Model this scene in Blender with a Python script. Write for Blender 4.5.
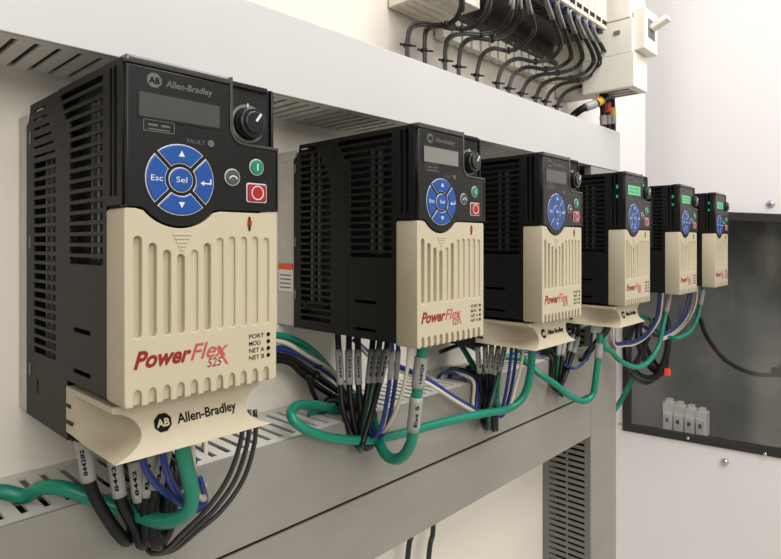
import bpy, bmesh, math, random
from mathutils import Vector, Matrix
random.seed(7)
sc = bpy.context.scene
for o in list(bpy.data.objects): bpy.data.objects.remove(o)
col = sc.collection
S = 0.001            # everything below is written in millimetres
Z0 = 1300.0          # height of the lens above the floor
A = math.atan(529/578.0); CA, SA = math.cos(A), math.sin(A)

# ------------------------------------------------------------------ camera
cam_d = bpy.data.cameras.new('camera'); cam = bpy.data.objects.new('camera', cam_d); col.objects.link(cam)
cam.location = (0, 0, Z0*S)
cam.rotation_euler = (math.pi/2, 0, -math.acos(SA))
cam_d.sensor_width = 36; cam_d.lens = 578/781*36
cam_d.shift_x = -(402-390.5)/781; cam_d.shift_y = -(279.5-243)/781
cam_d.clip_start = 0.005; cam_d.clip_end = 50
sc.camera = cam
# ------------------------------------------------------------------ world, lights, exposure
w = bpy.data.worlds.new('world'); sc.world = w; w.use_nodes = True
bg = w.node_tree.nodes['Background']; bg.inputs[0].default_value = (1.0, 0.97, 0.93, 1); bg.inputs[1].default_value = 0.36
def area(name, loc, target, sx, sy, power, color=(1,1,1)):
    l = bpy.data.lights.new(name, 'AREA'); l.shape = 'RECTANGLE'; l.size = sx*S; l.size_y = sy*S; l.energy = power; l.color = color
    o = bpy.data.objects.new(name, l); col.objects.link(o)
    o.location = Vector((loc[0], loc[1], loc[2]+Z0))*S
    d = Vector(target)-Vector(loc); o.rotation_euler = d.to_track_quat('-Z', 'Y').to_euler()
    return o
area('ceiling_light', (600, -150, 1050), (850, 350, 0), 900, 420, 11, (0.98, 0.98, 1.0))
area('room_light', (-300, -1900, 800), (800, 400, -50), 1500, 1000, 35, (1.0, 0.97, 0.93))
area('floor_bounce_fill', (500, -900, 1350), (500, -700, 0), 1400, 700, 24, (1.0, 0.97, 0.92))  # unseen fill added to bounce off the floor onto the duct underside
sc.view_settings.view_transform = 'Standard'; sc.view_settings.look = 'None'
sc.view_settings.gamma = 1; sc.view_settings.use_curve_mapping = False
sc.view_settings.exposure = -0.12

# ------------------------------------------------------------------ materials
def lin(c):
    return tuple(((v/255)/12.92 if v/255 <= 0.04045 else ((v/255+0.055)/1.055)**2.4) for v in c)
def mat(name, rgb, rough=0.5, metal=0.0, var=0.06, vscale=60, bump=0.0, bscale=900, emit=0.0, spec=0.5, stretch=None):
    m = bpy.data.materials.new(name); m.use_nodes = True; nt = m.node_tree; b = nt.nodes['Principled BSDF']
    c = lin(rgb); b.inputs['Roughness'].default_value = rough; b.inputs['Metallic'].default_value = metal
    b.inputs['Specular IOR Level'].default_value = spec
    tc = nt.nodes.new('ShaderNodeTexCoord'); mp = nt.nodes.new('ShaderNodeMapping')
    nt.links.new(tc.outputs['Object'], mp.inputs['Vector'])
    if stretch: mp.inputs['Scale'].default_value = stretch
    n = nt.nodes.new('ShaderNodeTexNoise'); n.inputs['Scale'].default_value = vscale; n.inputs['Detail'].default_value = 4
    nt.links.new(mp.outputs['Vector'], n.inputs['Vector'])
    r = nt.nodes.new('ShaderNodeValToRGB')
    r.color_ramp.elements[0].position = 0.3; r.color_ramp.elements[1].position = 0.7
    r.color_ramp.elements[0].color = (*[max(0, x*(1-var)) for x in c], 1)
    r.color_ramp.elements[1].color = (*[min(1, x*(1+var)) for x in c], 1)
    nt.links.new(n.outputs['Fac'], r.inputs['Fac']); nt.links.new(r.outputs['Color'], b.inputs['Base Color'])
    if bump > 0:
        n2 = nt.nodes.new('ShaderNodeTexNoise'); n2.inputs['Scale'].default_value = bscale
        nt.links.new(mp.outputs['Vector'], n2.inputs['Vector'])
        bp = nt.nodes.new('ShaderNodeBump'); bp.inputs['Strength'].default_value = bump; bp.inputs['Distance'].default_value = 0.0004
        nt.links.new(n2.outputs['Fac'], bp.inputs['Height']); nt.links.new(bp.outputs['Normal'], b.inputs['Normal'])
    if emit > 0:
        b.inputs['Emission Color'].default_value = (*c, 1); b.inputs['Emission Strength'].default_value = emit
    return m
M = {
 'panel': mat('painted_panel', (222,215,202), 0.45, var=0.03, vscale=6),
 'wall': mat('painted_enclosure', (226,222,220), 0.4, var=0.02, vscale=5),
 'duct_white': mat('pale_duct_plastic', (188,187,184), 0.45, var=0.025, vscale=9),
 'duct_shaded': mat('shaded_duct_plastic', (134,130,121), 0.36, var=0.07, vscale=10, stretch=(1,1,3), spec=0.6),  # light grey plastic, with the lower panel's shade put into its colour
 'duct_finger': mat('duct_finger_plastic', (200,197,190), 0.42, var=0.05),
 'duct_dark': mat('duct_side_plastic', (112,110,104), 0.5, var=0.05),
 'black': mat('black_matte_plastic', (16,16,15), 0.55, spec=0.28, var=0.1, bump=0.25, bscale=2500),
 'black_smooth': mat('black_smooth_plastic', (28,28,28), 0.28, var=0.08),
 'bezel': mat('keypad_overlay', (24,23,22), 0.36, spec=0.35, var=0.08, bump=0.1, bscale=1800),
 'core': mat('dark_interior', (12,12,12), 0.7),
 'fin': mat('interior_metal', (120,122,122), 0.45, metal=0.6),
 'beige': mat('beige_plastic', (180,169,144), 0.5, var=0.025, bump=0.08, bscale=2500),
 'alu': mat('aluminium', (190,186,176), 0.55, metal=0.1, var=0.06),
 'blue_key': mat('blue_rubber', (19,68,138), 0.38, var=0.06),
 'pale': mat('pale_print', (196,198,200), 0.5),
 'greyprint': mat('grey_print', (104,103,100), 0.5),
 'dimprint': mat('dim_grey_print', (84,83,80), 0.5),
 'rim': mat('rim_highlight', (66,65,62), 0.22),  # black plastic greyed to paint the edge highlight on rim and top rail
 'bright_white': mat('bright_white_plastic', (246,244,238), 0.4, var=0.01),
 'screen_off': mat('lcd_off', (66,67,66), 0.22),
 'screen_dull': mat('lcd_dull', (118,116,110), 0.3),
 'screen_lit': mat('lcd_lit', (72,168,112), 0.3, emit=0.35),
 'screen_ink': mat('lcd_ink', (22,74,48), 0.4),
 'green_btn': mat('green_button', (18,120,88), 0.4),
 'red_btn': mat('red_button', (146,30,27), 0.4),
 'grey_btn': mat('grey_button', (70,70,68), 0.4),
 'print_black': mat('black_print', (10,10,10), 0.75, spec=0.15),
 'print_red': mat('red_print', (126,20,19), 0.5),
 'print_pink': mat('pale_red_print', (168,74,64), 0.5),
 'led_green': mat('green_light', (24,176,128), 0.4, emit=0.45),
 'white_plastic': mat('white_plastic', (232,226,212), 0.42, var=0.02),
 'cream_plastic': mat('cream_plastic', (222,214,196), 0.45, var=0.03),
 'rail': mat('dark_rail', (84,80,74), 0.45, metal=0.3),
 'wire_black': mat('black_wire', (12,12,13), 0.42, spec=0.35),
 'wire_grey': mat('dark_grey_wire', (42,41,39), 0.35),
 'wire_blue': mat('blue_wire', (30,50,116), 0.36),
 'blue_dark': mat('navy_plastic', (22,34,88), 0.4),
 'wire_dkgreen': mat('dark_green_wire', (12,74,54), 0.38),
 'wire_white': mat('white_wire', (196,186,166), 0.4),
 'wire_green': mat('green_cable', (10,120,96), 0.38, var=0.05),
 'sleeve': mat('marker_sleeve', (150,149,144), 0.45),
 'tie': mat('cable_tie', (24,24,24), 0.4),
 'orange': mat('orange_cap', (232,84,38), 0.45),
 'yellow': mat('yellow_tape', (222,180,34), 0.45),
 'red_tape': mat('red_tape', (206,66,52), 0.45),
 'steel': mat('screw_steel', (190,190,190), 0.25, metal=0.9),
 'gasket': mat('rubber_gasket', (40,38,35), 0.6),
 'compart': mat('compartment_steel', (138,137,132), 0.5, var=0.22, vscale=9),
 'sticker': mat('sticker_paper', (226,224,218), 0.5),
 'floor': mat('concrete_floor', (222,218,210), 0.7, var=0.1, vscale=3),
}
def glass_mat():
    m = bpy.data.materials.new('smoky_glass'); m.use_nodes = True; nt = m.node_tree; nt.nodes.clear()
    out = nt.nodes.new('ShaderNodeOutputMaterial'); mx = nt.nodes.new('ShaderNodeMixShader')
    tr = nt.nodes.new('ShaderNodeBsdfTransparent'); gl = nt.nodes.new('ShaderNodeBsdfGlossy')
    n = nt.nodes.new('ShaderNodeTexNoise'); n.inputs['Scale'].default_value = 7; n.inputs['Detail'].default_value = 5
    r = nt.nodes.new('ShaderNodeValToRGB')
    r.color_ramp.elements[0].color = (0.82, 0.83, 0.83, 1); r.color_ramp.elements[1].color = (0.95, 0.95, 0.95, 1)
    tc = nt.nodes.new('ShaderNodeTexCoord'); nt.links.new(tc.outputs['Object'], n.inputs['Vector'])
    nt.links.new(n.outputs['Fac'], r.inputs['Fac']); nt.links.new(r.outputs['Color'], tr.inputs['Color'])
    gl.inputs['Roughness'].default_value = 0.12; mx.inputs[0].default_value = 0.1
    nt.links.new(tr.outputs[0], mx.inputs[1]); nt.links.new(gl.outputs[0], mx.inputs[2]); nt.links.new(mx.outputs[0], out.inputs[0])
    return m
M['glass'] = glass_mat()

# ------------------------------------------------------------------ helpers
def tag(o, label=None, cat=None, group=None, kind=None):
    if label: o['label'] = label
    if cat: o['category'] = cat
    if group: o['group'] = group
    if kind: o['kind'] = kind
    return o
_variant = {}
def obj(name, me, m, parent=None, loc=None):
    o = bpy.data.objects.new(name, me); col.objects.link(o)
    if m is not None and me is not None:
        mm = M[m] if isinstance(m, str) else m
        if len(me.materials) == 0: me.materials.append(mm)
        elif me.materials[0] is not mm:
            key = (me.name, mm.name)
            if key not in _variant:
                _variant[key] = me.copy(); _variant[key].materials.clear(); _variant[key].materials.append(mm)
            o.data = _variant[key]
    if parent is not None:
        o.parent = parent
        if loc: o.location = Vector(loc)*S
    elif loc: o.location = (Vector(loc)+Vector((0,0,Z0)))*S
    else: o.location = (0,0,Z0*S)
    return o
def empty(name, loc, parent=None):
    o = bpy.data.objects.new(name, None); col.objects.link(o); o.empty_display_size = 0.02
    if parent: o.parent = parent; o.location = Vector(loc)*S
    else: o.location = (Vector(loc)+Vector((0,0,Z0)))*S
    return o
def mesh_from(verts, faces, name='mesh', smooth=False):
    me = bpy.data.meshes.new(name); me.from_pydata([tuple(c*S for c in v) for v in verts], [], faces); me.update()
    bm = bmesh.new(); bm.from_mesh(me); bmesh.ops.recalc_face_normals(bm, faces=bm.faces); bm.to_mesh(me); bm.free()
    if smooth:
        for p in me.polygons: p.use_smooth = True
    return me
def box_data(x0,x1,y0,y1,z0,z1):
    v = [(x0,y0,z0),(x1,y0,z0),(x1,y1,z0),(x0,y1,z0),(x0,y0,z1),(x1,y0,z1),(x1,y1,z1),(x0,y1,z1)]
    f = [(0,3,2,1),(4,5,6,7),(0,1,5,4),(1,2,6,5),(2,3,7,6),(3,0,4,7)]
    return v, f
def boxes(lst, bev=0.0, name='mesh', seg=2):
    bm = bmesh.new()
    for b in lst:
        v, f = box_data(*b); vs = [bm.verts.new(Vector(p)*S) for p in v]
        for q in f: bm.faces.new([vs[i] for i in q])
    if bev > 0: bmesh.ops.bevel(bm, geom=list(bm.edges), offset=bev*S, segments=seg, affect='EDGES', profile=0.6)
    bmesh.ops.recalc_face_normals(bm, faces=bm.faces)
    me = bpy.data.meshes.new(name); bm.to_mesh(me); bm.free(); return me
def bx(x0,x1,y0,y1,z0,z1,bev=0.0): return boxes([(x0,x1,y0,y1,z0,z1)], bev)
def curve_mesh(splines, depth, bev=0.0, res=2):
    """filled outline (first spline) with holes, thickness `depth`; lies in local XY, z from -depth/2 to depth/2"""
    cu = bpy.data.curves.new('tmp', 'CURVE'); cu.dimensions = '2D'; cu.fill_mode = 'BOTH'
    for pts in splines:
        sp = cu.splines.new('POLY'); sp.points.add(len(pts)-1)
        for p, q in zip(sp.points, pts): p.co = (q[0]*S, q[1]*S, 0, 1)
        sp.use_cyclic_u = True
    cu.extrude = max(0.0, depth/2-bev)*S; cu.bevel_depth = bev*S; cu.bevel_resolution = res; cu.offset = -bev*S
    ob = bpy.data.objects.new('tmp', cu); col.objects.link(ob)
    dg = bpy.context.evaluated_depsgraph_get(); me = bpy.data.meshes.new_from_object(ob.evaluated_get(dg))
    bpy.data.objects.remove(ob); bpy.data.curves.remove(cu)
    return me
FRONT = Matrix(((1,0,0,0),(0,0,-1,0),(0,1,0,0),(0,0,0,1)))           # local (u,v,n) -> (x=u, z=v, n -> -y)
LEFT = Matrix(((0,0,-1,0),(1,0,0,0),(0,1,0,0),(0,0,0,1)))            # (u,v,n) -> (y=u, z=v, n -> -x)
def front_plate(splines, y0, y1, bev=0.0):
    me = curve_mesh(splines, y1-y0, bev); me.transform(Matrix.Translation((0, (y0+y1)/2*S, 0)) @ FRONT); return me
def side_plate(splines, x0, x1, bev=0.0):
    me = curve_mesh(splines, x1-x0, bev); me.transform(Matrix.Translation(((x0+x1)/2*S, 0, 0)) @ LEFT); return me
def rect(a0,a1,b0,b1): return [(a0,b0),(a1,b0),(a1,b1),(a0,b1)]
def rrect(a0,a1,b0,b1,r,n=4):
    p = []
    for cx_, cy_, s in ((a1-r,b0+r,-90),(a1-r,b1-r,0),(a0+r,b1-r,90),(a0+r,b0+r,180)):
        for k in range(n+1):
            t = math.radians(s+90*k/n); p.append((cx_+r*math.cos(t), cy_+r*math.sin(t)))
    return p
def circ(cx_, cy_, r, n=28, a0=0.0): return [(cx_+r*math.cos(a0+2*math.pi*k/n), cy_+r*math.sin(a0+2*math.pi*k/n)) for k in range(n)]
_tx = {}
def text_raw(body, bold=0.0, shear=0.0):
    key = (body, bold, shear)
    if key in _tx: return _tx[key]
    def conv(t):
        cu = bpy.data.curves.new('t', 'FONT'); cu.body = t; cu.size = 1.0; cu.offset = bold; cu.shear = shear; cu.resolution_u = 3; cu.fill_mode = 'FRONT'
        ob = bpy.data.objects.new('t', cu); col.objects.link(ob)
        dg = bpy.context.evaluated_depsgraph_get(); me = bpy.data.meshes.new_from_object(ob.evaluated_get(dg))
        bpy.data.objects.remove(ob); bpy.data.curves.remove(cu); return me
    me = conv(body); h = conv('H'); hh = max(v.co.y for v in h.vertices); bpy.data.meshes.remove(h)
    x0 = min(v.co.x for v in me.vertices); x1 = max(v.co.x for v in me.vertices)
    _tx[key] = ([v.co.copy() for v in me.vertices], [tuple(p.vertices) for p in me.polygons], x0, x1, hh)
    bpy.data.meshes.remove(me); return _tx[key]
def text_fit(body, x0, x1, base, cap, depth=0.12, bold=0.0, shear=0.0, y=0.0):
    """letters with thickness, on a front plane at y (proud towards -y)"""
    vs, fs, a, b, hh = text_raw(body, bold, shear); n = len(vs)
    V = []; 
    for k in (0, 1):
        for v in vs: V.append((x0+(v.x-a)/(b-a)*(x1-x0), y-(depth if k else 0), base+v.y/hh*cap))
    F = [tuple(i+n for i in f) for f in fs]
    cnt = {}
    for f in fs:
        for i in range(len(f)):
            e = (f[i], f[(i+1) % len(f)]); cnt[e] = 1
    for (i, j) in cnt:
        if (j, i) not in cnt: F.append((i, j, j+n, i+n))
    me = bpy.data.meshes.new('letters'); me.from_pydata([tuple(c*S for c in v) for v in V], [], F); me.update(); return me
def catmull(P, n=7):
    P = [Vector(p) for p in P]
    if len(P) < 3: return P
    Q = [2*P[0]-P[1]]+P+[2*P[-1]-P[-2]]; out = []
    for i in range(1, len(Q)-2):
        for k in range(n):
            t = k/n; a, b, c, d = Q[i-1], Q[i], Q[i+1], Q[i+2]
            out.append(0.5*((2*b)+(c-a)*t+(2*a-5*b+4*c-d)*t*t+(3*b-a-3*c+d)*t**3))
    out.append(P[-1]); return out
def tube_data(path, r, n=9, org=Vector((0,0,0)), ripple=0.0):
    V = []; F = []; T = None; N = None
    for i, p in enumerate(path):
        t = (path[min(i+1,len(path)-1)]-path[max(i-1,0)]).normalized()
        if N is None:
            N = t.orthogonal().normalized()
        else:
            N = (N-t*N.dot(t)).normalized()
        B = t.cross(N); rr = r*(1+(ripple if i % 2 else -ripple))
        for k in range(n):
            a = 2*math.pi*k/n; q = p-org+N*(rr*math.cos(a))+B*(rr*math.sin(a)); V.append(tuple(q))
    L = len(path)
    for i in range(L-1):
        for k in range(n):
            F.append((i*n+k, i*n+(k+1)%n, (i+1)*n+(k+1)%n, (i+1)*n+k))
    F.append(tuple(range(n))[::-1]); F.append(tuple(range((L-1)*n, L*n)))
    return V, F
def tube_mesh(path, r, n=9, org=Vector((0,0,0)), ripple=0.0):
    V, F = tube_data(path, r, n, org, ripple); return mesh_from(V, F, 'tube', True)
def P(px, py, Y):        # a point of the plane Y = const (mm) seen at a place in the photograph
    t = (px-402)/578; d = Y/(SA-CA*t); return Vector(((CA+SA*t)*d, Y, (243-py)*d/578))
def PX(px, py, X):
    t = (px-402)/578; d = X/(CA+SA*t); return Vector((X, (SA-CA*t)*d, (243-py)*d/578))

# ------------------------------------------------------------------ the setting
YF, YB = 395.0, 480.0           # front of the wire ducts, mounting panel
XW, YR = 1450.0, 600.0          # enclosure side wall, rear wall
tag(obj('floor', bx(-1500,2200,-2500,800,-Z0-20,-Z0), 'floor'), 'grey concrete floor below the cabinet', kind='structure')
wb = tag(obj('wall_back', bx(-500,1000,YB,YB+4,-900,700), 'panel'), 'pale painted mounting panel behind the drives', kind='structure')
tag(obj('wall_back_extension', bx(1000,1345,YB,YB+4,-108,700), 'wall'), 'narrow pale panel carrying the two farthest drives', kind='structure')
tag(obj('wall_rear', bx(-500,XW+2,YR,YR+4,-900,700), 'wall'), 'white rear wall of the enclosure', kind='structure')
# side wall with a window opening (coordinates: y, z)
wy0, wy1 = 60.0, PX(623,430,XW).y
a_, b_ = PX(729,212,XW), PX(781,214,XW); zt = lambda y: a_.z+(y-a_.y)*(b_.z-a_.z)/(b_.y-a_.y)
c_, d_ = PX(622,430,XW), PX(781,458,XW); zb = lambda y: c_.z+(y-c_.y)*(d_.z-c_.z)/(d_.y-c_.y)
def win(off): return [(wy0+off, zb(wy0)+off), (wy1-off, zb(wy1)+off), (wy1-off, zt(wy1)-off), (wy0+off, zt(wy0)-off)]
wr = tag(obj('wall_right', side_plate([rect(-500,YR+4,-900,700), win(4)], XW, XW+4), 'wall'), 'white painted side wall of the enclosure', kind='structure')
win_root = tag(empty('window_1', (XW, (wy0+wy1)/2, zb(300))), 'large smoky window with black rubber edge in the white wall', kind='structure')
wl = lambda me, n, m, par=win_root: obj(n, me, m, par, (-XW, -(wy0+wy1)/2, -zb(300)))
wl(side_plate([win(0), win(19)], XW-5, XW+8, 2.0), 'gasket', 'gasket')
wl(side_plate([win(12)], XW+1, XW+4), 'pane', 'glass')
def dome(r, h, n=14):
    prof = [(r,0),(r*0.97,h*0.35),(r*0.75,h*0.75),(r*0.35,h*0.97)]
    V = []; F = []
    for (q, z) in prof:
        for k in range(n): t = 2*math.pi*k/n; V.append((q*math.cos(t), q*math.sin(t), z))
    for i in range(len(prof)-1):
        for k in range(n): F.append((i*n+k, i*n+(k+1)%n, (i+1)*n+(k+1)%n, (i+1)*n+k))
    F.append(tuple(range((len(prof)-1)*n, len(prof)*n)))
    F.append(tuple(range(n))[::-1])
    return mesh_from(V, F, 'dome', True)
screw_me = dome(4.2, 3.5); screw_me.transform(LEFT)
bolt_me = dome(8.0, 7.0); bolt_me.transform(LEFT)
for (px, py, me, off) in ((688,438,screw_me,6),(765,454,screw_me,6),(620,424,screw_me,0)):
    q = PX(px, py, XW-off); obj('screw', me, 'steel', win_root, q-Vector((XW,(wy0+wy1)/2,zb(300))))
for (px, py) in ((725,462),(771,204)):
    q = PX(px, py, XW); obj('bolt', bolt_me, 'steel', wr, q)
# compartment behind the pane
z_lo, z_hi = zb(300)-40, zt(300)+40
comp = [(XW+150,XW+154,0,640,z_lo,z_hi),(XW+4.5,XW+150,0,640,z_lo-4,z_lo),(XW+4.5,XW+150,0,640,z_hi,z_hi+4),(XW+4.5,XW+150,YR+8,YR+12,z_lo,z_hi),(XW+4.5,XW+150,-4,0,z_lo,z_hi)]
tag(obj('wall_compartment', boxes(comp), 'compart'), 'grey steel compartment behind the smoky window', kind='structure')

# ------------------------------------------------------------------ wire ducts
def pitch_fingers(root, me, m, pts):
    for p in pts: obj('finger', me, m, root, p)
# upper duct: pale cover, slotted underside
UZ0, UZ1 = 122.5, 190.5; X0D, X1D = -260.0, 988.0
ud = tag(empty('wire_duct', (X0D, YB, UZ0)), 'pale wire duct across the top of the panel with slotted underside', 'wire duct')
O = (-X0D, -YB, -UZ0)
obj('cover', boxes([(X0D,X1D,YF,YF+3,UZ0,UZ1),(X0D,X1D,YF+3,YF+12,UZ1-2,UZ1)], 0.6), 'duct_white', ud, O)
obj('lip', bx(X0D,X1D,YF+3.2,YF+11,UZ0,UZ0+2.5), 'duct_finger', ud, O)
obj('back_lip', bx(X0D,X1D,YB-9,YB,UZ0,UZ0+2.5), 'duct_finger', ud, O)
obj('back', bx(X0D,X1D,YB-2.2,YB-0.2,UZ0+2.5,UZ1-6), 'duct_white', ud, O)
obj('inner_tray', bx(X0D,X1D,YF+4,YB-3,UZ0+34,UZ0+36), 'core', ud, O)
fm = bx(-4.2,4.2,YF+11,YB-9,0,2.2,0.3)
pitch_fingers(ud, fm, 'duct_finger', [(x-X0D, -YB, 0) for x in [X0D+6+12.4*k for k in range(int((X1D-X0D-8)/12.4))]])
# lower duct: grey, slotted top, cover with a joint below
LZ1, LZJ, LZ0 = -164.0, -238.0, -304.0; X1L = 872.0
ld = tag(empty('wire_duct', (X0D, YB, LZ0)), 'grey wire duct under the drives with slotted top and dark joint', 'wire duct')
O = (-X0D, -YB, -LZ0)
obj('cover', bx(X0D,X1L,YF,YF+3,LZJ+1.4,LZ1,0.7), 'duct_shaded', ld, O)
obj('lower_tray', boxes([(X0D,X1L,YF,YF+3,LZ0,LZJ-1.6),(X0D,X1L,YF+3,YB,LZ0,LZ0+3)], 0.6), 'duct_shaded', ld, O)
obj('joint_strip', bx(X0D,X1L,YF+4,YF+6,LZ0+6,LZ1-6), 'core', ld, O)
obj('lip', bx(X0D,X1L,YF+3.2,YF+12,LZ1-2.6,LZ1-0.2), 'duct_finger', ld, O)
obj('back_lip', bx(X0D,X1L,YB-10,YB,LZ1-2.6,LZ1-0.2), 'duct_finger', ld, O)
obj('inner_tray', bx(X0D,X1L,YF+7,YB-2,LZ1-42,LZ1-40), 'core', ld, O)
fm2 = bx(-4.1,4.1,YF+12,YB-10,-2.4,0,0.35)
pitch_fingers(ld, fm2, 'duct_finger', [(x-X0D, -YB, LZ1-LZ0-0.2) for x in [X0D+6+12.6*k for k in range(int((X1L-X0D-8)/12.6))]])
# upright duct at the right: plain cover, slotted side
VX0, VX1, VZ0, VZ1 = 873.0, 971.0, -640.0, UZ0-1.0
vd = tag(empty('wire_duct', (VX0, YB, VZ0)), 'upright grey wire duct with slotted side right of the lower duct', 'wire duct')
O = (-VX0, -YB, -VZ0)
obj('cover', boxes([(VX0,VX1,YF,YF+3,VZ0,VZ1)], 0.7), 'duct_shaded', vd, O)
obj('side_lip', bx(VX0,VX0+2.4,YF+3.1,YF+11,VZ0,VZ1), 'duct_dark', vd, O)
obj('side_back_lip', bx(VX0,VX0+2.4,YB-12,YB,VZ0,VZ1), 'duct_dark', vd, O)
obj('side_rib', bx(VX0+0.3,VX0+2.2,YF+40,YF+43,VZ0,VZ1), 'duct_dark', vd, O)
obj('far_side', bx(VX1-2.4,VX1,YF+3.1,YB,VZ0,VZ1), 'duct_dark', vd, O)
obj('inner_tray', bx(VX0+45,VX0+48,YF+4,YB-2,VZ0,VZ1), 'core', vd, O)
fm3 = bx(0,2.3,YF+11,YB-12,-2.8,2.8,0.3)
pitch_fingers(vd, fm3, 'duct_dark', [(0, -YB, 6+9.6*k) for k in range(int((VZ1-VZ0-8)/9.6))])

# ------------------------------------------------------------------ motor drives
CXK, CZK = -16.2, 114.4        # keypad centre
def arc(cx_, cy_, r, a0, a1, n):
    return [(cx_+r*math.cos(math.radians(a0+(a1-a0)*k/n)), cy_+r*math.sin(math.radians(a0+(a1-a0)*k/n))) for k in range(n+1)]
ME = {}
def build_drive_meshes():
    # front cover outline: bottom with 11 scallops, top with the keypad arc
    gx = [-38.4+7.6*k for k in range(11)]
    R = 25.6; ztop = 98.6
    da = math.degrees(math.asin((CZK-ztop)/R))
    out = [(-45,0.5),(-44,-1.5)]
    for g in gx: out += [(g-1.9,-1.5),(g-1.9,4.6),(g-1.2,6.2),(g,6.9),(g+1.2,6.2),(g+1.9,4.6),(g+1.9,-1.5)]
    out += [(44,-1.5),(45,0.5),(45,ztop-1.2),(44,ztop)]
    x_r = CXK+R*math.cos(math.radians(da))
    out += [(x_r+3.5,ztop)] + [(x_r+1.2,ztop-0.5)] + arc(CXK,CZK,R,-da-3,-180+da+3,22) + [(2*CXK-x_r-1.2,ztop-0.5),(2*CXK-x_r-3.0,ztop)]
    out += [(-44,ztop),(-45,ztop-1.2)]
    tops = [83.9,80.4,76.8,74.5,76.6,80.3,83.2,83.9,83.9,84,83.4]
    holes = [rrect(g-2.0,g+2.0,32.8,t+0.5,1.95,3) for g, t in zip(gx, tops)]
    ME['cover'] = front_plate([out]+holes, 0, 22.5, 0.55)
    ME['groove_floor'] = boxes([(gx[i]-2.6,gx[i]+2.6,1.3,2.4,31,86) for i in (4,6,7,8,9,10)])
    ME['groove_floor_deep'] = boxes([(gx[i]-2.6,gx[i]+2.6,3.4,4.4,31,86) for i in (0,1,2,3,5)])
    ME['cover_body'] = boxes([(-44.2,44.2,9,22.3,0,88),(-43.6,43.6,2.2,9,-0.8,9)])
    tri = []
    for k in range(5):
        zt_, hw = 86.2-2.05*k, 5.2*(1-k/5.2)
        tri.append((-15-hw,-15+hw,-0.45,0.3,zt_-1.15,zt_))
    ME['ribs'] = boxes(tri, 0.2)
    # keypad bezel
    R2 = 24.4; zb_ = 99.4; da2 = math.degrees(math.asin((CZK-zb_)/R2)); xr2 = CXK+R2*math.cos(math.radians(da2))
    b = [(-44.0,zb_),(2*CXK-xr2-1.5,zb_)] + arc(CXK,CZK,R2,-180+da2+3,-da2-3,22) + [(xr2+1.5,zb_),(44.4,100.2),(44.4,136.8),(22.5,137.2)]
    b += arc(22.0,146.4,9.0,-92,-176,6) + [(12.9,170.4),(-44.0,170.4)]
    ME['bezel'] = front_plate([b], -0.6, 8, 0.6)
    # thin rim that outlines the keypad panel
    ME['rim'] = front_plate([[(44.9,99.9),(45.6,99.9),(45.6,138.6),(22.5,138.8)]+arc(22.2,146.6,7.6,-92,-176,6)+[(14.6,175.2),(13.1,175.2)]+arc(22.0,146.4,9.0,-178,-92,6)[0:]+[(22.5,137.3),(44.9,137.0)]], -1.2, 6, 0.25)
    ME['top_rail'] = boxes([(-44.6,13.2,-1.0,12,171.0,175.2)], 1.5)
    ME['knob_plate'] = boxes([(13.5,40.0,3.0,12,137.5,171.6),(14.5,39.6,1.4,8,171.2,174.2),(40.0,45.5,6,14,138,168)], 0.6)
    ME['knob_ring'] = front_plate([circ(26.5,151,11.3,32), circ(26.5,151,9.6,32)], 2.4, 3.1)
    ME['knob'] = front_plate([[(26.5+r_*math.cos(t_), 151+r_*math.sin(t_)) for k in range(40) for (r_, t_) in ((9.0 if k % 2 else 8.6, 2*math.pi*k/40),)]], -4.5, 3, 0.8)
    ME['knob_cap'] = front_plate([circ(26.5,151,6.4,24)], -6.0, -4.3, 0.7)
    pm = bx(-0.7,0.7,-6.4,-5.8,0.5,6.2); pm.transform(Matrix.Translation((26.5*S,0,151*S)) @ Matrix.Rotation(math.radians(35),4,'Y')); ME['knob_mark'] = pm
    ME['knob_ticks'] = boxes([(26.1,26.9,2.2,2.5,160.2,163)])
    # display and prints
    ME['screen'] = front_plate([rrect(-38.0,6.4,145.2,157.5,0.6,2)], -0.9, 0)
    fr = [rrect(-39.0,7.4,144.2,158.5,1.0,2), rrect(-38.0,6.4,145.2,157.5,0.6,2)]
    ME['screen_frame'] = front_plate(fr, -1.0, 0)
    seg = []
    for r_ in range(2):
        for k in range(9):
            x = -34+4.2*k; z = 152.4-4.6*r_
            seg += [(x,x+2.6,-1.05,-0.85,z,z+0.8),(x,x+0.7,-1.05,-0.85,z,z+3.2)] if (k*3+r_) % 4 else [(x,x+2.4,-1.05,-0.85,z+1.2,z+2.0)]
    ME['screen_digits'] = boxes(seg)
    ME['frame_box'] = front_plate([rect(-36,-19.6,138,144), rect(-35.6,-20.0,138.4,143.6)], -0.75, 0)
    ME['box_print'] = boxes([(-33.5,-28.5,-0.72,0,140.9,142.0),(-26.8,-22,-0.72,0,140.9,142.0),(-33.5,-22,-0.72,0,138.95,139.6)])
    ME['logo_disc'] = front_plate([circ(-30.3,164.3,4.0,8,math.pi/8)], -0.7, 0)
    ME['logo_letters'] = text_fit('AB', -33.1, -27.5, 162.7, 3.2, y=-0.68, bold=0.03)
    ME['bezel_brand'] = text_fit('Allen-Bradley', -24.3, 2.2, 162.3, 3.4, y=-0.6, bold=0.02, shear=0.15)
    ME['fault'] = text_fit('FAULT', -12.6, -2.2, 134.6, 2.2, y=-0.6)
    ME['fault_led'] = front_plate([circ(1.2,135.8,2.0,14)], -1.0, 0, 0.2)
    # keys
    def sector(r0, r1, ac, gap, n=9):
        h0 = math.degrees(math.asin(gap/2/r0)); h1 = math.degrees(math.asin(gap/2/r1))
        return arc(CXK,CZK,r1,ac-45+h1,ac+45-h1,n) + arc(CXK,CZK,r0,ac+45-h0,ac-45+h0,n)
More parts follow.
